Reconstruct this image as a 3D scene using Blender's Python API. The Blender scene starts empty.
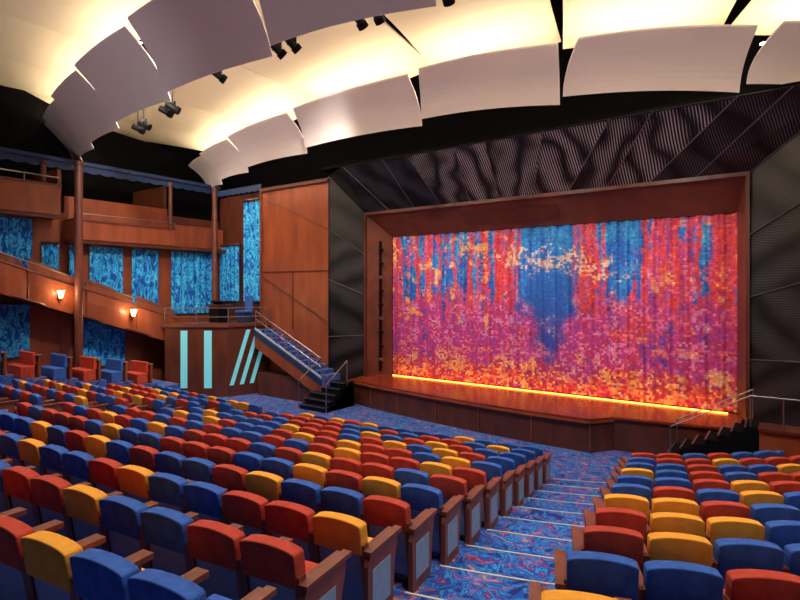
import bpy, bmesh, math, random
import numpy as np
from mathutils import Vector, Matrix
random.seed(7); rng=np.random.RandomState(5)
S=bpy.context.scene
COL=S.collection
sin,cos,pi=math.sin,math.cos,math.pi
def lin(c):
    return tuple(((v/255)/12.92 if v/255<=0.04045 else ((v/255+0.055)/1.055)**2.4) for v in c)
# ---------------- materials
def mat(name,rgb,rough=0.6,metal=0.0,emit=None,es=0.0,spec=None):
    m=bpy.data.materials.new(name); m.use_nodes=True
    b=m.node_tree.nodes['Principled BSDF']
    c=lin(rgb)
    b.inputs['Base Color'].default_value=(*c,1)
    b.inputs['Roughness'].default_value=rough
    b.inputs['Metallic'].default_value=metal
    if emit:
        b.inputs['Emission Color'].default_value=(*lin(emit),1); b.inputs['Emission Strength'].default_value=es
    if spec is not None: b.inputs['Specular IOR Level'].default_value=spec
    return m
def N(m,t,**kw):
    n=m.node_tree.nodes.new(t)
    for k,v in kw.items(): setattr(n,k,v)
    return n
def L(m,a,b): m.node_tree.links.new(a,b)
def ramp(m,stops,interp='LINEAR'):
    r=N(m,'ShaderNodeValToRGB'); cr=r.color_ramp; cr.interpolation=interp
    while len(cr.elements)<len(stops): cr.elements.new(0.5)
    for e,(p,c) in zip(cr.elements,stops):
        e.position=p; e.color=(*lin(c),1)
    return r
def noisy(name,c1,c2,scale=6,stretch=(1,1,1),rough=0.6,bump=0.0,detail=4,metal=0,bscale=None):
    m=mat(name,c1,rough,metal); b=m.node_tree.nodes['Principled BSDF']
    tc=N(m,'ShaderNodeTexCoord'); mp=N(m,'ShaderNodeMapping'); mp.inputs['Scale'].default_value=stretch
    L(m,tc.outputs['Object'],mp.inputs['Vector'])
    n=N(m,'ShaderNodeTexNoise'); n.inputs['Scale'].default_value=scale; n.inputs['Detail'].default_value=detail
    L(m,mp.outputs[0],n.inputs['Vector'])
    r=ramp(m,[(0.3,c1),(0.7,c2)]); L(m,n.outputs['Fac'],r.inputs[0]); L(m,r.outputs[0],b.inputs['Base Color'])
    if bump:
        bn=N(m,'ShaderNodeBump'); bn.inputs['Strength'].default_value=bump; bn.inputs['Distance'].default_value=0.01
        n2=N(m,'ShaderNodeTexNoise'); n2.inputs['Scale'].default_value=bscale or scale*20
        L(m,tc.outputs['Object'],n2.inputs['Vector'])
        L(m,n2.outputs['Fac'],bn.inputs['Height']); L(m,bn.outputs[0],b.inputs['Normal'])
    return m
wood=noisy('wood_panel',(124,58,34),(156,80,48),2.2,(1,1,0.25),0.4)
wood_d=noisy('wood_dark',(72,34,23),(98,48,32),3,(1,1,0.3),0.4)
wood_seat=noisy('wood_seat',(108,52,35),(140,74,50),5,(1,1,0.3),0.45)
copper=noisy('copper_portal',(92,44,32),(116,60,44),1.5,(1,1,1),0.45)
stagewood=noisy('stage_wood',(108,38,18),(138,54,26),2,(0.4,5,1),0.2)
fab={'b':noisy('fabric_blue',(38,78,158),(60,106,186),9,rough=0.9,bump=0.4,bscale=120),
     'r':noisy('fabric_red',(176,50,32),(202,74,48),9,rough=0.9,bump=0.4,bscale=120),
     'y':noisy('fabric_yellow',(238,152,34),(248,172,62),9,rough=0.9,bump=0.4,bscale=120)}
greyblue=noisy('seat_back_board',(128,152,182),(150,172,200),12,rough=0.8)
black=mat('black_paint',(9,8,11),0.9,spec=0.1)
blackm=mat('black_metal',(20,20,24),0.4,0.6)
steel=mat('steel',(140,138,142),0.35,0.9)
rib=mat('rib_metal',(105,98,104),0.4,0.6)
fascia=mat('fascia_sail',(234,224,224),0.6)
cream=mat('vault_cream',(236,220,188),0.6)
cove=mat('cove_strip',(255,232,200),0.5,0,(255,236,204),44)
cyanl=mat('cyan_strip',(120,200,212),0.5,0,(90,190,205),0.35)
lampm=mat('lamp_glow',(255,220,150),0.5,0,(255,205,120),14)
footm=mat('footlight_strip',(255,180,90),0.5,0,(255,125,45),8)
nosing=mat('nosing',(190,190,182),0.5)
starm=mat('star_led',(255,240,200),0.5,0,(255,230,190),6)
tealw=mat('teal_trim',(22,48,92),0.6)
whitep=mat('white_stringer',(170,180,195),0.5)
def carpet():
    m=mat('carpet',(30,90,170),0.95); b=m.node_tree.nodes['Principled BSDF']
    tc=N(m,'ShaderNodeTexCoord')
    n0=N(m,'ShaderNodeTexNoise'); n0.inputs['Scale'].default_value=1.6
    L(m,tc.outputs['Object'],n0.inputs['Vector'])
    mx=N(m,'ShaderNodeMixRGB'); mx.inputs[0].default_value=0.35
    L(m,tc.outputs['Object'],mx.inputs[1]); L(m,n0.outputs['Color'],mx.inputs[2])
    n=N(m,'ShaderNodeTexNoise'); n.inputs['Scale'].default_value=6.5; n.inputs['Detail'].default_value=3; n.inputs['Distortion'].default_value=1.4
    L(m,mx.outputs[0],n.inputs['Vector'])
    r=ramp(m,[(0.0,(16,38,112)),(0.38,(24,76,165)),(0.45,(40,135,200)),(0.49,(22,64,155)),(0.55,(100,40,105)),(0.57,(180,58,62)),(0.59,(40,112,188)),(0.67,(195,122,75))],'CONSTANT')
    L(m,n.outputs['Fac'],r.inputs[0]); L(m,r.outputs[0],b.inputs['Base Color'])
    return m
carpetm=carpet()
def drape_mat():
    m=mat('teal_drape',(20,120,170),0.8); b=m.node_tree.nodes['Principled BSDF']
    tc=N(m,'ShaderNodeTexCoord'); mp=N(m,'ShaderNodeMapping'); mp.inputs['Scale'].default_value=(1.5,1.5,0.8)
    L(m,tc.outputs['Object'],mp.inputs[0])
    n=N(m,'ShaderNodeTexNoise'); n.inputs['Scale'].default_value=2.6; n.inputs['Detail'].default_value=3; n.inputs['Distortion'].default_value=1.5
    L(m,mp.outputs[0],n.inputs['Vector'])
    r=ramp(m,[(0,(4,44,110)),(0.42,(6,84,180)),(0.49,(24,165,240)),(0.56,(90,215,255)),(0.6,(8,90,185)),(0.68,(24,165,235))])
    L(m,n.outputs['Fac'],r.inputs[0]); L(m,r.outputs[0],b.inputs['Base Color']); return m
drapem=drape_mat()
def meshmat(name,rot,sc,drot,dsc,hi=150,dist=0.6):
    m=mat(name,(60,60,66),0.4,0.2); b=m.node_tree.nodes['Principled BSDF']
    tc=N(m,'ShaderNodeTexCoord'); outs=[]
    for r_,s_ in ((rot,sc),(tuple(a+d for a,d in zip(rot,drot)),sc*dsc)):
        mp=N(m,'ShaderNodeMapping'); mp.inputs['Rotation'].default_value=r_
        L(m,tc.outputs['Object'],mp.inputs[0])
        w=N(m,'ShaderNodeTexWave'); w.inputs['Scale'].default_value=s_; w.inputs['Distortion'].default_value=dist; w.inputs['Detail'].default_value=0; w.inputs['Detail Scale'].default_value=0.3
        L(m,mp.outputs[0],w.inputs['Vector']); outs.append(w.outputs['Fac'])
    ml=N(m,'ShaderNodeMath'); ml.operation='MULTIPLY'; L(m,outs[0],ml.inputs[0]); L(m,outs[1],ml.inputs[1])
    r=ramp(m,[(0.25,(3,3,5)),(0.8,(hi,hi-4,hi+4))]); L(m,ml.outputs[0],r.inputs[0]); L(m,r.outputs[0],b.inputs['Base Color'])
    return m
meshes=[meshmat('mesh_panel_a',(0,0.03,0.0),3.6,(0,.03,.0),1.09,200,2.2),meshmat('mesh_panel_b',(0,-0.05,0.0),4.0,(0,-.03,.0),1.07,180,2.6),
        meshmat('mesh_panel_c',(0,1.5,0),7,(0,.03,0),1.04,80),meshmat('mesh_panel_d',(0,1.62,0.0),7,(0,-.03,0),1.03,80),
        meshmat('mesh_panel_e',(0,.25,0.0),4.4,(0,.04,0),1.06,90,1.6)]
# ---------------- mesh builder
class MB:
    def __init__(s): s.v=[];s.f=[];s.mi=[];s.mats=[]
    def m(s,mt):
        if mt not in s.mats: s.mats.append(mt)
        return s.mats.index(mt)
    def add(s,vs,fs,mt):
        o=len(s.v); s.v+= [tuple(v) for v in vs]; i=s.m(mt)
        for f in fs: s.f.append([o+k for k in f]); s.mi.append(i)
    def box(s,a,b,mt,M=None):
        x0,y0,z0=a;x1,y1,z1=b
        vs=[Vector(p) for p in [(x0,y0,z0),(x1,y0,z0),(x1,y1,z0),(x0,y1,z0),(x0,y0,z1),(x1,y0,z1),(x1,y1,z1),(x0,y1,z1)]]
        if M: vs=[M@v for v in vs]
        s.add(vs,[(0,3,2,1),(4,5,6,7),(0,1,5,4),(1,2,6,5),(2,3,7,6),(3,0,4,7)],mt)
    def prism(s,bot,top,mt):
        n=len(bot); s.add(list(bot)+list(top),[list(range(n))[::-1],list(range(n,2*n))]+[(i,(i+1)%n,n+(i+1)%n,n+i) for i in range(n)],mt)
    def poly(s,pts,z0,z1,mt): s.prism([(p[0],p[1],z0) for p in pts],[(p[0],p[1],z1) for p in pts],mt)
    def tube(s,p,q,r,mt,n=8):
        p=Vector(p);q=Vector(q);d=(q-p).normalized()
        a=d.orthogonal().normalized();b=d.cross(a)
        A=[p+(a*cos(2*pi*i/n)+b*sin(2*pi*i/n))*r for i in range(n)]
        B=[v+(q-p) for v in A]; s.prism(A,B,mt)
    def grid(s,pts,mt):
        nu=len(pts);nv=len(pts[0]); vs=[p for row in pts for p in row]
        s.add(vs,[(i*nv+j,(i+1)*nv+j,(i+1)*nv+j+1,i*nv+j+1) for i in range(nu-1) for j in range(nv-1)],mt)
    def slab(s,pts,th,mt):
        s.grid(pts,mt); s.grid([[ (p[0],p[1],p[2]+th) for p in row] for row in pts],mt)
        def edge(e): s.grid([[p,(p[0],p[1],p[2]+th)] for p in e],mt)
        edge(pts[0]);edge(pts[-1]);edge([r[0] for r in pts]);edge([r[-1] for r in pts])
    def obj(s,name,parent=None,smooth=False,bevel=0,mesh_only=False):
        me=bpy.data.meshes.new(name); me.from_pydata(s.v,[],s.f); me.update()
        for mt in s.mats: me.materials.append(mt)
        me.polygons.foreach_set('material_index',s.mi)
        if smooth: me.polygons.foreach_set('use_smooth',[True]*len(s.f))
        if mesh_only: return me
        o=bpy.data.objects.new(name,me); COL.objects.link(o)
        if parent: o.parent=parent
        if bevel:
            b=o.modifiers.new('b','BEVEL'); b.width=bevel; b.segments=2; b.limit_method='ANGLE'
        return o
def empty(name,loc=(0,0,0)):
    e=bpy.data.objects.new(name,None); COL.objects.link(e); e.location=loc; e.empty_display_size=0.2; return e
def inst(me,name,parent,loc,rz):
    o=bpy.data.objects.new(name,me); COL.objects.link(o); o.parent=parent; o.location=loc; o.rotation_euler=(0,0,rz); return o
# ---------------- room layout
CA=(-7.8,22.0,0.0); CB=(-15.7,83.2,61.6)
XL,XR,YB,ZC=-24.0,8.4,-6.0,14.6
def P(r,f,C=CA): return (C[0]+(r+C[2])*sin(f),C[1]-(r+C[2])*cos(f))
R0,DR,DZ,NR=9.9,0.98,0.186,12
def zrow(i): return 0.06+DZ*i
def aisleL(y): return -3.17-0.19*(y-4.2)
def aisleR(y): return -1.41-0.17*(y-3.83)
def cenL(y): return -14.4+0.22*(y-4.2)
def sideR(y): return -15.6+0.22*(y-4.2)
def phi_on(r,fn,C=CA):
    lo,hi=-1.3,1.3
    for _ in range(50):
        m=(lo+hi)/2; x,y=P(r,m,C)
        if x-fn(y)>0: hi=m
        else: lo=m
    return m
fl=MB()
fl.box((XL,YB,-0.2),(XR,22,0.0),carpetm)
edges=[R0-0.5+DR*i for i in range(NR+2)]
def arc(r):
    fb=phi_on(r,aisleL,CB); fa=phi_on(r,aisleL,CA); n=48
    fs=math.asin((XL-CB[0])/(r+CB[2]))
    pts=[P(r,fs+(fb-fs)*k/n,CB) for k in range(n)]+[P(r,fa+(1.3-fa)*k/n,CA) for k in range(n+1)]
    return [(min(max(p[0],XL),XR),min(max(p[1],YB),16.0)) for p in pts]
for i in range(NR+1):
    r0=edges[i]; r1=edges[i+1] if i<NR else 34
    z=zrow(i)
    inner=arc(r0); outer=arc(r1)
    fl.grid([[(a[0],a[1],z),(b[0],b[1],z)] for a,b in zip(inner,outer)],carpetm)
    zp=zrow(i-1) if i else 0
    fl.grid([[(a[0],a[1],zp-0.01),(a[0],a[1],z)] for a in inner],carpetm)
fl.obj('floor')
ns=MB()
for (a,b,C) in ((aisleL,aisleR,CA),(sideR,cenL,CB)):
    for i in range(NR+1):
        r=edges[i]
        f0=phi_on(r,a,C)+0.1/(r+C[2]); f1=phi_on(r,b,C)-0.1/(r+C[2])
        z=zrow(i)
        for k in range(6):
            fa=f0+(f1-f0)*k/6; fb=f0+(f1-f0)*(k+1)/6
            p=[P(r-0.01,fa,C),P(r-0.01,fb,C),P(r+0.018,fb,C),P(r+0.018,fa,C)]
            ns.poly(p,z-0.02,z+0.008,nosing)
ns.obj('trim_1')
# ---------------- seats
def seat_mesh(c):
    F=fab[c]
    bm=bmesh.new()
    def shape(outline,y0,y1,mi,bev,tilt,pz=0.4):
        vs=[bm.verts.new((x,y0,z)) for x,z in outline]; f=bm.faces.new(vs)
        r=bmesh.ops.extrude_face_region(bm,geom=[f]); nv=[g for g in r['geom'] if isinstance(g,bmesh.types.BMVert)]
        for v in nv: v.co.y=y1
        allv=vs+nv
        fs=set(ff for v in allv for ff in v.link_faces)
        es=set(e for ff in fs for e in ff.edges)
        rr=bmesh.ops.bevel(bm,geom=list(es),offset=bev,segments=3,affect='EDGES',profile=0.6,clamp_overlap=True) if bev else None
        fin=set()
        if rr:
            fin=set(rr['faces']); vv=set(v for ff in fin for v in ff.verts)
            for v in list(vv):
                for ff in v.link_faces: fin.add(ff)
        else: fin=fs
        vv=set(v for ff in fin for v in ff.verts)
        for v in vv:
            v.co.y-= (v.co.z-pz)*tilt
        for ff in fin: ff.material_index=mi; ff.smooth=bool(bev)
    n=8; top=[(0.265*cos(pi*k/n)*1.0,0.885+0.05*sin(pi*k/n)) for k in range(n+1)]
    shape([(-0.262,0.62)]+[(0.262,0.62)]+[(x,z) for x,z in top],-0.10,0.03,0,0.03,0.16)
    shape([(-0.24,0.42),(0.24,0.42),(0.24,0.64),(-0.24,0.64)],-0.02,0.05,0,0.02,0.16)
    shape([(-0.235,0.10),(0.235,0.10),(0.235,0.635),(-0.235,0.635)],-0.07,-0.03,1,0.006,0.16)
    shape([(-0.24,0.37),(0.24,0.37),(0.24,0.49),(-0.24,0.49)],0.02,0.50,0,0.04,0.0)
    me=bpy.data.meshes.new('seat_'+c)
    bmesh.ops.recalc_face_normals(bm,faces=bm.faces[:])
    bm.to_mesh(me); bm.free()
    w=bmesh.new(); w.from_mesh(me)
    def wb(a,b,tilt=0):
        x0,y0,z0=a;x1,y1,z1=b
        vs=[w.verts.new(p) for p in [(x0,y0,z0),(x1,y0,z0),(x1,y1,z0),(x0,y1,z0),(x0,y0,z1),(x1,y0,z1),(x1,y1,z1),(x0,y1,z1)]]
        for v in vs: v.co.y-=(v.co.z-0.4)*tilt
        for f in [(0,3,2,1),(4,5,6,7),(0,1,5,4),(1,2,6,5),(2,3,7,6),(3,0,4,7)]:
            ff=w.faces.new([vs[k] for k in f]); ff.material_index=2
    for s in (-1,1):
        xa,xb=sorted((s*0.235,s*0.285))
        wb((xa,-0.09,0.0),(xb,-0.01,0.72),0.16)
        wb((xa,-0.06,0.0),(xb,0.34,0.09))
        wb((xa,0.22,0.0),(xb,0.34,0.62))
        xa,xb=sorted((s*0.225,s*0.287))
        wb((xa,-0.1,0.62),(xb,0.44,0.665))
    wb((-0.235,-0.035,0.05),(0.235,-0.0,0.12),0.16)
    w.to_mesh(me); w.free()
    for m_ in (F,greyblue,wood_seat): me.materials.append(m_)
    return me
SM={c:seat_mesh(c) for c in 'bry'}
e=MB(); n=[( -0.17,0),(0.30,0),(0.34,0.40),(0.40,0.58),(0.38,0.66),(-0.12,0.66),(-0.17,0.55)]
e.prism([(-0.02,y,z) for y,z in n],[(0.03,y,z) for y,z in n],wood_seat)
e.box((0.031,-0.1,0.12),(0.036,0.24,0.5),greyblue)
e.box((-0.035,-0.15,0.64),(0.045,0.46,0.68),wood_seat)
ENDM=e.obj('row_end_panel',mesh_only=True)
PIT=0.575
def block(fnA,fnB,rows,fixed={},align='R',ycap=99,C=CA,xmin=-99):
    for i in rows:
        r=R0+DR*i; f0=phi_on(r,fnA,C); f1=phi_on(r,fnB,C); rr=r+C[2]
        n=int(rr*(f1-f0)/PIT)
        if n<1: continue
        row=empty('theater_seat_row'); z=zrow(i)
        last=None; used=[]
        for k in range(n):
            f=(f1-(k+0.5)*PIT/rr) if align=='R' else (f0+(k+0.5)*PIT/rr)
            x,y=P(r,f,C)
            if y>ycap or x<xmin: continue
            fx=fixed.get(i)
            if fx and k<len(fx): c=fx[k]
            else:
                c=random.choices('bry',(4,3.6,2.0))[0]
                if c==last and random.random()<0.4: c=random.choice('bry')
            last=c
            inst(SM[c],'seat_%d'%k,row,(x,y,z),f); used.append(f)
        if used:
            x,y=P(r,max(used)+0.5*PIT/rr+0.03/rr,C); inst(ENDM,'row_end',row,(x,y,z),max(used))
            x,y=P(r,min(used)-0.5*PIT/rr-0.03/rr,C); inst(ENDM,'row_end',row,(x,y,z),min(used))
block(cenL,aisleL,range(NR),{11:'bbyrbb',10:'rrbbyrrb',9:'yrrbbyrbb',8:'rbbyrbbr'},C=CB)
block(aisleR,lambda y:3.2,range(0,NR),{10:'ybrb',9:'bbrr',8:'rybb',7:'ryyb',6:'yyrb'},align='L')
block(lambda y:-20.6,sideR,range(0,NR),{},ycap=13.2,C=CB,xmin=-20.3)
# ---------------- stage
st=MB()
ap=[(-15.0,17.3),(-13.6,16.9),(-12.1,16.65),(-10.2,16.35),(-8.4,16.15),(-6.5,16.02),(-4.7,16.0),(-4.2,16.7),(-1.1,17.2),(-1.1,20.0),(-15.0,20.0)]
st.poly(ap,0.0,0.93,wood_d)
def off(p,d): return (p[0]*1.0,p[1]-d if p[1]<18 else p[1])
st.poly([off(p,0.06) for p in ap],0.93,1.0,stagewood)
st.poly([off(p,0.09) for p in ap[:8]]+[(p[0],p[1]+0.02) for p in ap[:8]][::-1],0.86,0.93,wood)
for a,b in zip(ap[:8],ap[1:8]): 
    st.tube((a[0],a[1]-.03,.1),(a[0],a[1]-.03,.86),.02,wood,5)
st.box((-14.1,19.02,1.0),(-1.5,19.06,1.04),footm)
st.obj('stage')
# ---------------- curtain
NU,NV=880,320
x0,x1,yc,z0,z1=-14.3,-1.27,19.3,1.03,7.15
us=np.linspace(0,1,NU+1); vs_=np.linspace(0,1,NV+1)
U,V=np.meshgrid(us,vs_,indexing='ij')
Yd=yc+0.035*np.sin(U*2*pi*30+np.sin(U*17)*1.5)+0.012*np.sin(U*2*pi*79)
co=np.stack([x0+(x1-x0)*U,Yd,z0+(z1-z0)*V],-1).reshape(-1,3)
ii,jj=np.meshgrid(np.arange(NU),np.arange(NV),indexing='ij')
a=(ii*(NV+1)+jj).ravel(); F=np.stack([a,a+NV+1,a+NV+2,a+1],-1)
me=bpy.data.meshes.new('stage_curtain'); me.from_pydata(co.tolist(),[],F.tolist()); me.update()
def vnoise(su,sv,seed):
    r=np.random.RandomState(seed); g=r.rand(su+2,sv+2)
    a=(ii+0.5)/NU*su; b=(jj+0.5)/NV*sv
    ia=a.astype(int); ib=b.astype(int); fa=a-ia; fb=b-ib; fa=fa*fa*(3-2*fa); fb=fb*fb*(3-2*fb)
    return (g[ia,ib]*(1-fa)+g[ia+1,ib]*fa)*(1-fb)+(g[ia,ib+1]*(1-fa)+g[ia+1,ib+1]*fa)*fb
uu=(ii+0.5)/NU; vv=(jj+0.5)/NV
big=vnoise(9,6,3); n1=vnoise(18,10,1); n2=vnoise(44,22,2); n3=vnoise(110,44,7); st1=vnoise(150,6,4); st2=vnoise(80,3,8); n5=vnoise(26,14,9); n6=vnoise(34,18,21)
rowi=jj//4; sh=np.random.RandomState(3).randint(0,9,400)[rowi]
tid=(ii+sh)//6
R_=lambda s:np.random.RandomState(s).rand(400,400)[tid%400,rowi%400]
T,T2,T3=R_(11),R_(12),R_(13)
lc=lambda c: np.array(lin(c))
pal=dict(blue=(30,110,190),deep=(30,62,155),teal=(60,155,200),cy=(130,200,210),red=(218,60,58),crim=(176,32,70),pink=(232,110,152),mag=(184,56,144),pur=(108,66,168),ora=(238,128,64),yel=(248,212,110),whi=(244,224,222),lil=(172,142,212))
pal={k:lc(v) for k,v in pal.items()}
def grad(stops,t):
    t=np.clip(t,0,1); ps=[p for p,_ in stops]
    return np.stack([np.interp(t,ps,[pal[c][q] for _,c in stops]) for q in range(3)],-1)
sm=lambda x,a,b: np.clip((x-a)/(b-a),0,1)**2*(3-2*np.clip((x-a)/(b-a),0,1))
def mx(c0,c1,m): return c0*(1-m[...,None])+c1*m[...,None]
c=grad([(0,'deep'),(.35,'blue'),(.7,'teal'),(1,'cy')],0.15+0.45*(vv-.3)+0.35*(n2-.5)+0.35*(T-.5)+.3*(st1-.5))
openm=1.2*np.exp(-((uu-.53)/.09)**4)+0.8*np.exp(-((uu-.74)/.055)**2)*sm(vv,.5,.7)+0.6*np.exp(-((uu-.27)/.09)**2)*sm(vv,.45,.7)+.45*np.exp(-((uu-.07)/.05)**2)*sm(vv,.4,.65)+.2*np.exp(-((uu-.9)/.05)**2)*sm(vv,.5,.8)
fol=sm(0.9*st2+0.55*n1+0.45*n3+0.35*T-openm*1.25,0.62,1.02)
fcol=grad([(0,'deep'),(.14,'pur'),(.32,'crim'),(.44,'mag'),(.56,'red'),(.7,'red'),(.82,'pink'),(.93,'ora'),(1,'yel')],0.0+0.42*n5+0.48*T+0.22*(st1-.5)+.16*n6)
c=mx(c,fcol,fol*0.9)
for tc,w,vb in ((0.02,.008,.3),(0.10,.005,.4),(0.15,.007,.4),(0.19,.004,.5),(0.24,.004,.5),(0.30,.008,.3),(0.345,.005,.45),(0.395,.012,.2),(0.43,.012,.22),(0.455,.004,.6),(0.62,.006,.5),(0.645,.013,.25),(0.672,.009,.3),(0.70,.004,.5),(0.80,.006,.4),(0.84,.004,.5),(0.87,.007,.4),(0.92,.005,.4),(0.965,.014,.12),(0.99,.010,.1)):
    d=np.abs(uu-tc-0.004*np.sin(vv*16+tc*40)-.004*(n3-.5))
    m=(1-sm(d,w*.6,w*1.6))*sm(vv,vb-.05,vb+.1)*(.5+.45*(T2<.75))
    c=mx(c,grad([(0,'crim'),(.4,'red'),(.8,'red'),(1,'ora')],.9*T+.2*(n2-.5)),m)
# V shaped pool
hw=.008+.135*np.clip(vv-.26,0,.5)
pool=(1-sm(np.abs(uu-.55+.012*(n2-.5)),hw,hw+.028))*sm(vv,.26,.32)*(1-.75*sm(vv,.60,.85))
c=mx(c,grad([(0,'deep'),(.55,'blue'),(1,'teal')],(vv-.3)*1.05+.18*(T-.5)),pool*.92)
edge=0.46-0.17*np.exp(-((uu-.55)/.045)**2)+0.24*(n1-.5)+0.12*(n2-.5)
bank=(1-sm(vv,edge-.08,edge+.12))*(1-pool*.8)
bcol=grad([(0,'deep'),(.14,'pur'),(.30,'mag'),(.44,'crim'),(.55,'mag'),(.7,'pink'),(.84,'lil'),(.93,'pink'),(1,'whi')],.04+.42*n2+.5*T+.2*(n3-.5)+.12*(n6-.5))
c=mx(c,bcol,bank*.9)
redp=sm(.6*big+.5*n5+.25*T2,.66,.88)*bank*sm(vv,.12,.3)
c=mx(c,grad([(0,'crim'),(.5,'red'),(1,'ora')],T),redp*.7)
cl=.82-.30*(uu-.42)
sw=np.exp(-((vv-cl)/.10)**2)*sm(uu,.32,.46)*(1-sm(uu,.66,.86))
yl=sm(sw*.7+.6*(n2-.5)+.7*(n3-.5)+.6*(T3-.5),.50,.9)
c=mx(c,grad([(0,'ora'),(.5,'yel'),(1,'whi')],T2),yl*.62)
c=mx(c,grad([(0,'ora'),(1,'yel')],T2),sm(n6+.35*n3+.2*T3,1.0,1.25)*(uu<.36)*(vv>.35)*.75)
c=mx(c,grad([(0,'pink'),(.6,'ora'),(1,'yel')],T2),sm(n6+.3*n3+.2*T3,1.05,1.25)*(uu>.78)*.6)
be=.07+.10*(n5-.4)
br=1-sm(vv,be,be+.12)
c=mx(c,grad([(0,'pur'),(.12,'crim'),(.45,'red'),(.75,'ora'),(1,'yel')],T*.9+.25*(n3-.5)+.04),br*.92)
c=mx(c,grad([(0,'ora'),(1,'yel')],T2),sm(n2+.4*(T3-.5),.66,.86)*(1-sm(vv,.14,.28))*.7)
gr=(jj%4==0)|((ii+sh)%6==0)
c=c*np.where(gr,.78,1.0)[...,None]*(.86+.22*T3)[...,None]*(.82+.36*st1)[...,None]
c4=np.concatenate([np.clip(c,0,1).reshape(-1,3),np.ones((NU*NV,1))],1)
c4=np.repeat(c4,4,axis=0).astype(np.float32)
at=me.color_attributes.new('Col','FLOAT_COLOR','CORNER'); at.data.foreach_set('color',c4.ravel())
cm=mat('curtain_tapestry',(200,60,80),0.8); an=N(cm,'ShaderNodeVertexColor'); an.layer_name='Col'
L(cm,an.outputs[0],cm.node_tree.nodes['Principled BSDF'].inputs['Base Color'])
me.materials.append(cm); me.polygons.foreach_set('use_smooth',[True]*len(me.polygons))
cu=bpy.data.objects.new('stage_curtain',me); COL.objects.link(cu)
# ---------------- proscenium portal (splayed)
pr=MB()
YP=18.3
OL,OR,OZ=-14.95,-1.0,8.0
pr.grid([[(OL,YP,0.95),(-14.3,19.25,0.95)],[(OL,YP,OZ),(-14.3,19.25,7.1)]],copper)
pr.grid([[(OR,YP,0.95),(-1.27,19.25,0.95)],[(OR,YP,OZ),(-1.27,19.25,7.1)]],copper)
pr.grid([[(OL,YP,OZ),(-14.3,19.25,7.1)],[(OR,YP,OZ),(-1.27,19.25,7.1)]],copper)
pr.box((OL-0.1,YP-0.12,0.95),(OL,YP+0.02,OZ+0.12),wood_d)
pr.box((OR,YP-0.12,0.95),(OR+0.1,YP+0.02,OZ+0.12),wood_d)
pr.box((OL,YP-0.12,OZ),(OR,YP+0.02,OZ+0.12),wood_d)
def lint(x,t,o=0.02): return (x,YP+0.95*t-o,OZ-0.9*t-o)
pr.add([lint(-10.4,.25),lint(-6.6,.25),lint(-6.6,.75),lint(-10.4,.75)],[(0,1,2,3)],wood_d)
for k in range(9): pr.tube((-14.6,18.75,1.7+k*.6),(-14.42,18.7,1.7+k*.6),0.075,steel if k%3==0 else blackm,10)
pr.box((-14.62,18.72,1.2),(-14.55,18.84,6.9),blackm)
pr.obj('proscenium_arch')
fm=MB()
FL,FR,FY,FZ=-16.0,1.6,16.6,9.8
inn=[(OL-.1,YP-.05,1.0)]+[(OL-.1,YP-.05,1+(OZ-.9)*k/4) for k in (1,2,3)]+[(OL-.1,YP-.05,OZ+.1)]
out=[(FL,17.0,0.6)]+[(FL,17.0,.6+(FZ-.6)*k/4-(.15*(k%2))) for k in (1,2,3)]+[(FL,17.0,FZ-.2)]
nt=11
for k in range(1,nt):
    t=k/nt; inn.append((OL+(OR-OL)*t,YP-.05,OZ+.1)); out.append((FL+(FR-FL)*(t*1.06-0.03+0.02*((k*37)%5-2)/2),FY,FZ))
inn+= [(OR+.1,YP-.05,OZ+.1)]; out+=[(FR+.1,FY-.3,FZ)]
for k in (3,2,1,0):
    inn.append((OR+.1,YP-.05,1+(OZ-.9)*k/4)); out.append((FR,FY-.3,.3+(FZ-.3)*k/4+(.35 if k else 0)))
for k in range(len(inn)-1):
    a,b,c_,d=map(Vector,(inn[k],inn[k+1],out[k+1],out[k]))
    if k<=3: mt=meshes[3] if k%2 else meshes[2]
    elif k>=len(inn)-5: mt=meshes[3] if k%2 else meshes[2]
    elif k<7 or k>12: mt=meshes[4]
    else: mt=meshes[k%2]
    fm.add([a,b,c_,d],[(0,1,2,3)],mt)
    fm.tube(Vector(inn[k])+Vector((0,-.03,0)),Vector(out[k])+Vector((0,-.03,0)),0.02,rib,6)
for k in range(len(out)-1): fm.tube(out[k],out[k+1],0.03,blackm,6)
fm.obj('proscenium_mesh_surround')
bw=MB()
bw.box((-16.2,16.65,9.83),(XR,20.0,9.93),black)
bw.box((XL-3,20.0,0),(XR,20.2,ZC),black)
bw.box((1.7,16.2,0),(XR,16.4,9.8),wood_d)
bw.obj('wall_front')
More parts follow.
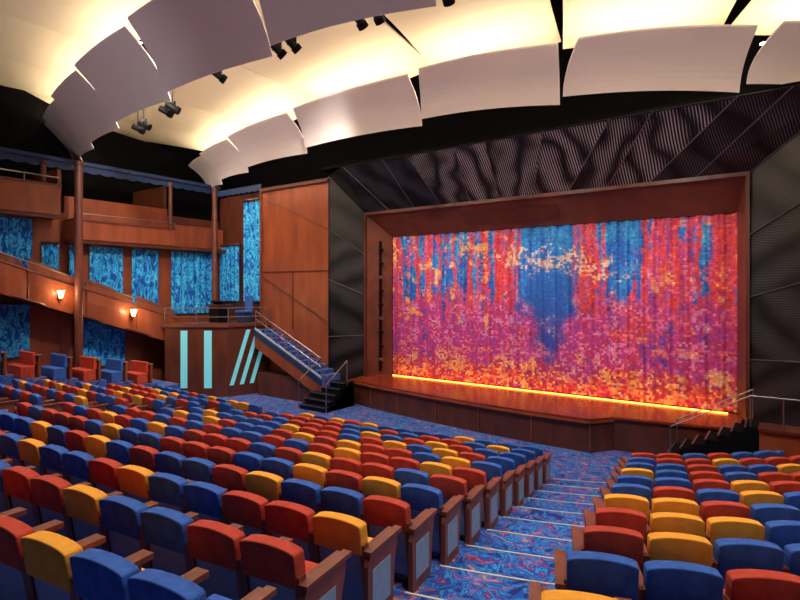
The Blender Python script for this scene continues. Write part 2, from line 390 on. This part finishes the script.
# ---------------- side wood wall beside stage (Y=17)
ww=MB()
ww.box((-20.4,17.0,0),(-16.0,17.2,9.5),wood)
ww.box((-24.0,17.3,0),(-20.4,17.5,9.5),wood_d)
ww.box((-20.45,16.98,0),(-20.35,17.5,9.5),wood_d)
for a,b in (((-16.05,16.97,5.6),(-20.3,16.97,5.6)),((-20.3,16.97,5.4),(-16.1,16.97,3.4)),((-20.3,16.97,9.2),(-16.1,16.97,7.4)),((-18.2,16.97,3.0),(-18.2,16.97,5.6))):
    ww.tube(a,b,0.02,wood_d,5)
ww.box((-20.4,16.9,9.4),(-16.0,17.25,9.55),wood_d)
ww.tube((-20.35,16.95,0),(-20.35,16.95,9.5),.06,copper)
ww.obj('wall_stage_left')
def drape(x,y0,y1,za,zb,axis='y',name='wall_drape'):
    d=MB();pts=[];n=max(12,int(abs(y1-y0)*16))
    for k in range(n+1):
        t=y0+(y1-y0)*k/n; o=0.06*sin(k*1.15)
        pts.append([((x+o,t,z) if axis=='y' else (t,x+o,z)) for z in (za,zb)])
    d.grid(pts,drapem)
    if axis=='y': d.box((x-.06,y0,zb-.02),(x+.1,y1,zb+.08),wood_d)
    else: d.box((y0,x-.1,zb-.02),(y1,x+.06,zb+.08),wood_d)
    return d.obj(name,smooth=True)
drape(17.15,-21.9,-20.55,4.2,9.1,'x')
drape(17.15,-23.8,-22.2,4.2,7.0,'x')
# ---------------- left wall
lw=MB()
lw.box((XL-.3,YB,0),(XL,17.3,7.9),wood)
lw.box((XL-3.2,YB,0),(XL-3.0,22,ZC),black)
lw.box((XL-3.0,YB,7.0),(XL-.3,17.3,7.1),wood_d)
lw.box((XL-.35,9.9,7.9),(XL-.05,14.4,8.6),wood)
lw.box((XL-.35,14.4,7.9),(XL-.05,17.3,8.3),wood_d)
lw.box((XL-3.0,9.7,7.1),(XL-.2,9.85,9.7),wood)
lw.box((XL-3.0,14.3,7.1),(XL-.2,14.45,9.7),wood_d)
lw.obj('wall_left')
cv=MB(); pts=[]
for k in range(240):
    y=YB+(17.3-YB)*k/239; pts.append([(XL+.02,y,9.72-0.07*abs(sin(k*0.55))),(XL+.02,y,9.95)])
cv.grid(pts,tealw); cv.box((XL-.3,YB,9.95),(XL+.12,17.3,10.1),tealw)
pts=[[(x,17.0,9.55-0.07*abs(sin(k*.55))),(x,17.0,9.8)] for k,x in enumerate(np.linspace(-24,-20.4,50))]
cv.grid(pts,tealw)
cv.obj('trim_valance')
def column(x,y,za,zb,r=0.15):
    c=MB(); c.tube((x,y,za),(x,y,zb),r,copper,20); c.tube((x,y,za),(x,y,za+.2),r*1.35,wood_d,20); c.tube((x,y,zb-.15),(x,y,zb),r*1.35,wood_d,20)
    return c.obj('column')
def zpl(y): return min(2.5,max(0.2,1.0+(12-math.ceil(y))*.19))
column(-22.45,9.75,zpl(9.75),9.75); column(-22.75,16.1,3.25,9.75,.13); column(-23.45,8.9,8.85,9.75,.09); column(-23.45,14.2,7.6,9.75,.09); column(-22.45,4.5,zpl(4.5),9.75)
up=MB()
up.box((-24,2,7.7),(-23.2,9.4,8.8),wood); up.box((-24.05,2,8.8),(-23.15,9.45,8.88),copper)
up.box((-24,9.9,6.8),(-23.2,14.3,7.55),wood); up.box((-24.05,9.85,7.55),(-23.15,14.35,7.62),copper)
up.box((-24,14.3,6.8),(-23.6,17.2,7.8),wood)
up.box((-24,2,7.55),(-23.25,9.4,7.7),wood_d); up.box((-24,9.9,6.65),(-23.25,17.2,6.8),wood_d)
for y0,y1,z in ((2,9.4,9.15),(9.9,14.3,7.85)):
    up.tube((-23.2,y0,z),(-23.2,y1,z),.025,steel,6)
    n=int((y1-y0)/1.1)
    for k in range(n+1): up.tube((-23.2,y0+(y1-y0)*k/n,z-.3),(-23.2,y0+(y1-y0)*k/n,z),.018,steel,5)
up.obj('upper_balcony')
lb=MB()
def zt(y): return 5.75-(y-7.3)*0.345
y0,y1=0.0,14.2
segs=7
for k in range(segs):
    a=y0+(y1-y0)*k/segs; b=y0+(y1-y0)*(k+1)/segs
    xa=-22.7; 
    za,zb=zt(a),zt(b)
    pts=[]
    for j in range(9):
        t=j/8; y=a+(b-a)*t; bow=0.12*sin(pi*t); z=zt(y)
        pts.append([(xa+bow,y,z-1.15),(xa+bow+.03,y,z-.5),(xa+bow,y,z-.05)])
    lb.grid(pts,wood)
    pts=[[(xa-.12,p[0][1],p[0][2]),(xa-.12,p[2][1],p[2][2])] for p in pts]; lb.grid(pts,wood_d)
    lb.tube((xa,a,za),(xa,b,zb),.05,copper,8)
    lb.tube((xa+.05,a,za-1.1),(xa+.05,b,zb-1.1),.05,wood_d,8)
    lb.tube((xa,a,za-.05),(xa,a,za+.32),.02,steel,6)
    lb.tube((xa,a,za+.32),(xa,b,zb+.32),.025,steel,6)
    lb.tube((xa+.02,a,za-1.15),(xa+.02,a,za),.04,copper,6)
    if k>=3:
        A=[(xa,a+(b-a)*t/10,zt(a+(b-a)*t/10)) for t in range(11)]
        lb.grid([[p,(p[0],p[1],p[2]+.45*math.sqrt(max(0,1-(q/10)**2)))] for q,p in enumerate(A)],wood_seat)
lb.add([(-24,y0,zt(y0)-1.1),(-24,y1,zt(y1)-1.1),(-22.8,y1,zt(y1)-1.1),(-22.8,y0,zt(y0)-1.1)],[(0,1,2,3)],wood_d)
lb.obj('raked_balcony')
for a,b,za,zb in ((5.2,7.2,5.6,7.5),(7.4,8.7,5.3,7.5),(9.0,9.6,5.0,6.6),(10.0,10.5,4.8,6.6),(10.8,12.2,4.4,6.6),(12.6,13.9,4.0,6.6),(14.5,16.9,3.6,6.6),
                 (5.5,8.6,2.2,4.2),(10.2,12.3,1.5,3.7)):
    drape(-23.88,a,b,za,zb)
def sconce(x,y,z):
    s=MB(); s.box((x-.04,y-.05,z-.18),(x+.03,y+.05,z+.05),steel)
    n=12; ring=lambda r,zz:[(x+.1+r*cos(2*pi*k/n),y+r*sin(2*pi*k/n),zz) for k in range(n)]
    s.prism(ring(.05,z-.1),ring(.13,z+.18),lampm); s.tube((x,y,z-.08),(x+.1,y,z-.1),.02,steel,6)
    s.obj('wall_sconce')
    l=bpy.data.lights.new('sconce_light','POINT'); l.energy=45; l.color=(1,.72,.4); l.shadow_soft_size=.1
    o=bpy.data.objects.new('sconce_light',l); COL.objects.link(o); o.location=(x+.3,y,z+.1)
sconce(-22.5,9.1,4.55); sconce(-22.5,11.9,3.75)
# ---------------- lighting-control box with cyan strips
P1,P2,P3=(-22.4,13.3),(-20.2,15.0),(-19.7,16.9)
cb=MB()
cb.poly([P1,P2,P3,(-22.6,16.9)],0.0,3.1,wood_d)
cb.poly([(P1[0]-.05,P1[1]-.1),(P2[0]+.08,P2[1]-.1),(P3[0]+.1,P3[1]),(-22.6,16.9)],3.1,3.25,copper)
def onface(A,B,t,o=.03):
    A=Vector((*A,0));B=Vector((*B,0)); d=(B-A).normalized(); nrm=Vector((d.y,-d.x,0)); return A+(B-A)*t+nrm*o
def strip(A,B,t0,t1,w,za,zb):
    a=onface(A,B,t0);b=onface(A,B,t1);d=(Vector((*B,0))-Vector((*A,0))).normalized()*w
    cb.add([(a.x,a.y,za),(a.x+d.x,a.y+d.y,za),(b.x+d.x,b.y+d.y,zb),(b.x,b.y,zb)],[(0,1,2,3)],cyanl)
strip(P1,P2,.25,.25,.3,.4,2.95); strip(P1,P2,.62,.62,.34,.4,2.95)
for t in (.02,.26,.5): strip(P2,P3,t,t+.4,.2,.5,2.95)
pts=[P1,((P1[0]+P2[0])/2,(P1[1]+P2[1])/2),P2,P3]
for k,p in enumerate(pts):
    cb.tube((p[0],p[1],3.2),(p[0],p[1],3.95),.03,steel,6)
    if k: 
        q=pts[k-1]
        for h in (3.55,3.95): cb.tube((q[0],q[1],h),(p[0],p[1],h),.022,steel,6)
cb.obj('control_booth')
ch=MB()
ch.box((-21.9,15.2,3.25),(-21.2,15.8,4.0),blackm); ch.box((-22.0,15.1,4.0),(-21.1,15.9,4.08),wood_d)
M=Matrix.Translation((-21.5,15.4,4.1))@Matrix.Rotation(-.5,4,'X'); ch.box((-.35,-.2,0),(.35,.25,.08),blackm,M)
ch.obj('lighting_console')
bc=MB(); bc.box((-20.8,15.9,3.25),(-20.3,16.4,3.75),tealw); bc.box((-20.8,16.35,3.75),(-20.3,16.45,4.5),fab['b']); bc.box((-20.85,15.85,3.7),(-20.25,16.4,3.8),fab['b']); bc.obj('booth_chair',bevel=.03)
sr=MB(); n=11
for k in range(n):
    xa=-19.6+k*.39; z=2.95-k*.17
    sr.box((xa,16.05,z-.6 if z>.65 else 0),(xa+.39,16.95,z),carpetm)
    sr.box((xa-.0,16.03,z-.03),(xa+.05,16.95,z+.01),steel)
def slope(off_,th,y,mt):
    A=(-19.65,y,3.0+off_);B=(-15.5,y,1.15+off_)
    sr.prism([(A[0],y,A[2]-th),(B[0],y,B[2]-th),(B[0],y,B[2]),(A[0],y,A[2])],[(A[0],y+.06,A[2]-th),(B[0],y+.06,B[2]-th),(B[0],y+.06,B[2]),(A[0],y+.06,A[2])],mt)
slope(.05,.08,15.99,whitep); slope(-.03,.30,15.99,tealw); slope(-.33,.5,16.0,wood)
for k in range(7):
    t=k/6; x=-19.6+4.1*t; z=3.05-1.85*t; sr.tube((x,16.02,z),(x,16.02,z+.75),.018,steel,6)
for h in (.4,.75): sr.tube((-19.6,16.02,3.05+h),(-15.5,16.02,1.2+h),.018,steel,6)
sr.box((-19.6,16.15,0),(-16,16.95,1.0),wood_d)
sr.obj('side_staircase')
ss=MB()
for k in range(5): ss.box((-15.9,15.2+.28*k,0),(-14.5,16.9,.2*(k+1)),blackm); ss.box((-15.9,15.18+.28*k,.2*(k+1)-.03),(-14.5,15.22+.28*k,.2*(k+1)+.01),steel)
for x in (-15.95,-14.45):
    ss.tube((x,15.2,0),(x,15.2,1.1),.022,steel,6); ss.tube((x,16.4,.9),(x,16.4,1.9),.022,steel,6); ss.tube((x,15.2,1.1),(x,16.4,1.9),.022,steel,6)
ss.obj('stage_steps')
rs=MB(); n=7
for k in range(n): 
    xa=-2.55+k*.28; z=.4+.15*(k+1)
    rs.box((xa,15.5,z-.15),(-.6,16.5,z),black); rs.box((xa-.02,15.48,z-.025),(xa+.02,16.5,z+.008),steel)
rs.box((-2.6,15.52,0),(-.6,16.5,.41),wood_d)
for y in (15.5,16.5):
    rs.tube((-2.5,y,.45),(-2.5,y,1.2),.016,steel,6); rs.tube((-.75,y,1.45),(-.75,y,2.2),.016,steel,6)
    rs.tube((-2.5,y,1.2),(-.75,y,2.2),.016,steel,6)
rs.tube((-.75,15.5,2.2),(.6,15.5,2.2),.016,steel,6); rs.tube((.6,15.5,1.4),(.6,15.5,2.2),.016,steel,6); rs.tube((-.1,15.5,1.4),(-.1,15.5,2.2),.016,steel,6)
rs.obj('stage_steps')
wb_=MB(); wb_.box((-.58,15.5,0),(1.55,16.15,1.38),wood); wb_.box((-.6,15.45,1.38),(1.6,16.2,1.45),wood_d); wb_.obj('stage_side_plinth')
pf=MB()
for k in range(19):
    y=YB+k; pf.box((XL,y,0),(-20.75,y+1,zpl(y+.5)),carpetm)
pf.obj('side_platform')
for k in range(9):
    dv=MB(); y=3.75+k*1.0; z=zpl(y-.3)
    dv.box((-22.2,y,z),(-20.8,y+.08,z+.72),wood); dv.box((-22.2,y-.06,z+.72),(-20.8,y+.14,z+.78),copper)
    dv.box((-22.1,y-.5,z),(-20.9,y-.06,z+.42),fab['b' if k%2 else 'r']); 
    dv.box((-22.1,y-.14,z+.42),(-20.9,y-.02,z+.85),fab['b' if k%2 else 'r'])
    dv.obj('banquette_bench',bevel=.03)
# ---------------- ceiling
ce=MB(); ce.box((XL-3.2,YB,ZC),(XR,22,ZC+.2),black); ce.obj('ceiling')
wr=MB(); wr.box((XR,YB,0),(XR+.2,22,ZC),wood_d); wr.obj('wall_right')
wk=MB(); wk.box((XL-3.2,YB-.2,0),(XR,YB,ZC),wood_d); wk.obj('wall_back')
QX,QY=-9.5,30.0
def Q(R,f,z=None):
    if f<0: return (QX+R*sin(f)*1.35,QY-R+(R-R*cos(f))*0.7,z)
    return (QX+R*sin(f),QY-R*cos(f),z)
def ring(name,Rb,zb,Rt,ztp,bounds,vault,cz):
    par=empty(name)
    for k in range(len(bounds)-1):
        a,b=math.radians(bounds[k]),math.radians(bounds[k+1])
        if a>b: a,b=b,a
        m=MB(); pts=[]; nu,nv=16,9
        for i in range(nu+1):
            u=i/nu; row=[]
            for j in range(nv+1):
                v=j/nv
                aa=a+(b-a)*0.015+(b-a)*0.09*v*v; bb=b-(b-a)*0.005
                f=aa+(bb-aa)*u
                R=Rb+(Rt-Rb)*v-0.18*sin(pi*v)*1.0+0.16*(1-u)
                z=zb+(ztp-zb)*v+0.05*sin(pi*u)-0.16*(1-v)*(u)
                row.append(Q(R,f,z))
            pts.append(row)
        m.slab(pts,0.05,fascia); m.obj('fascia_panel_%d'%k,par,smooth=False)
        m=MB(); pts=[]
        (R1,zA),(R2,zB),(R3,zC_)=vault
        for i in range(nu+1):
            u=i/nu; row=[]
            for j in range(17):
                v=j/16
                w=(b-a); g=0.012+0.075*sin(pi*v)
                f=a+w*g*0.3+(w*(1-g))*u
                R=R1+(R3-R1)*v
                z=(1-v)**2*zA+2*v*(1-v)*zB+v*v*zC_ -0.10*sin(pi*u)+0.22*u
                row.append(Q(R,f,z))
            pts.append(row)
        m.slab(pts,0.05,cream); m.obj('vault_panel_%d'%k,par,smooth=False)
        m=MB()
        pts=[[Q(Rt-0.55,a+(b-a)*(.08+.84*i/8),cz),Q(Rt-0.43,a+(b-a)*(.08+.84*i/8),cz)] for i in range(9)]
        m.slab(pts,0.03,cove); m.obj('cove_light_%d'%k,par)
    return par
bA=[47.5,32,16,1,-13.5,-26,-36,-44]
ring('acoustic_sail_ring',16.0,10.0,16.8,11.15,bA,((15.2,11.7),(17.2,12.4),(20.4,12.6)),10.95)
bB=[58,46,34,22,10.5,-1,-10.5,-19,-26.5,-33,-38]
ring('acoustic_sail_ring',21.3,10.5,22.5,12.1,bB,((21.3,12.8),(23.5,13.7),(27.0,13.5)),11.9)
def fixture(x,y,z,tx,ty,tz,s=.95):
    m=MB(); p=Vector((x,y,z)); d=(Vector((tx,ty,tz))-p).normalized()
    m.tube(p-d*.22*s,p+d*.12*s,.11*s,blackm,12); m.tube(p+d*.12*s,p+d*.26*s,.14*s,black,12); m.tube((x,y,z),(x,y,z+1.3),.02,blackm,6); m.box((x-.16*s,y-.03,z-.02),(x+.16*s,y+.03,z+.2*s),blackm)
    m.obj('stage_spotlight')
for fd in (10,5,3.6,-2,-3.2,-9,-15.3,-16.5,-21,-22.5):
    p=Q(20.3,math.radians(fd),11.15 if fd>-12 else 10.85); fixture(*p,-8,19,4)
sl=MB()
for _ in range(90):
    x=random.uniform(-26.8,-18); y=random.uniform(5,19.8); r=.022
    sl.box((x-r,y-r,ZC-.04),(x+r,y+r,ZC-.001),starm)
sl.obj('ceiling_star_lights')
# ---------------- lights
def spot(loc,tgt,e,col=(1,.9,.78),size=60,blend=.8,r=.3):
    l=bpy.data.lights.new('spot','SPOT'); l.energy=e; l.color=col; l.spot_size=math.radians(size); l.spot_blend=blend; l.shadow_soft_size=r
    o=bpy.data.objects.new('theater_or_fill_light',l); COL.objects.link(o); o.location=loc
    o.rotation_euler=(Vector(tgt)-Vector(loc)).to_track_quat('-Z','Y').to_euler(); return o
for x in (-13.5,-10,-6.5,-3): spot((x,13.6,9.7),(x+.3,19.3,3.8),1000,(1,.97,.97),62)
for x in (-19,-13,-7,-1,4): 
    spot((x,11,12.0),(x,10,0),1150,(1,.93,.85),115,r=.3)
    spot((x,3.5,12.0),(x,3,0),1150,(1,.93,.85),115,r=.3)
spot((-14,9,11.8),(-24,12,5),2500,(1,.9,.78),90)
spot((-11,12,11.5),(-19.5,17,4),1250,(1,.9,.76),60)
spot((-6,-4,6),(-9,12,11),650,(1,.94,.92),80,r=.6)  # added fill from the rear, brightens the sail fascias; no fixture modelled
spot((-14,-4,6),(-20,11,11.3),1000,(1,.94,.92),60,r=.6)  # second added fill, lifts the left end of the sail fascias
W=bpy.data.worlds.new('world'); S.world=W; W.use_nodes=True
W.node_tree.nodes['Background'].inputs[0].default_value=(.5,.45,.42,1); W.node_tree.nodes['Background'].inputs[1].default_value=.3
# ---------------- camera
cam=bpy.data.cameras.new('camera'); co_=bpy.data.objects.new('camera',cam); COL.objects.link(co_)
cam.sensor_width=36; cam.lens=36*540/800; cam.shift_y=-10/800
co_.location=(0,0,4.75); co_.rotation_euler=(pi/2,0,math.atan(389/540)); cam.clip_end=200
S.camera=co_
try:
    S.view_settings.view_transform='Standard'
except Exception as ex: print(ex)
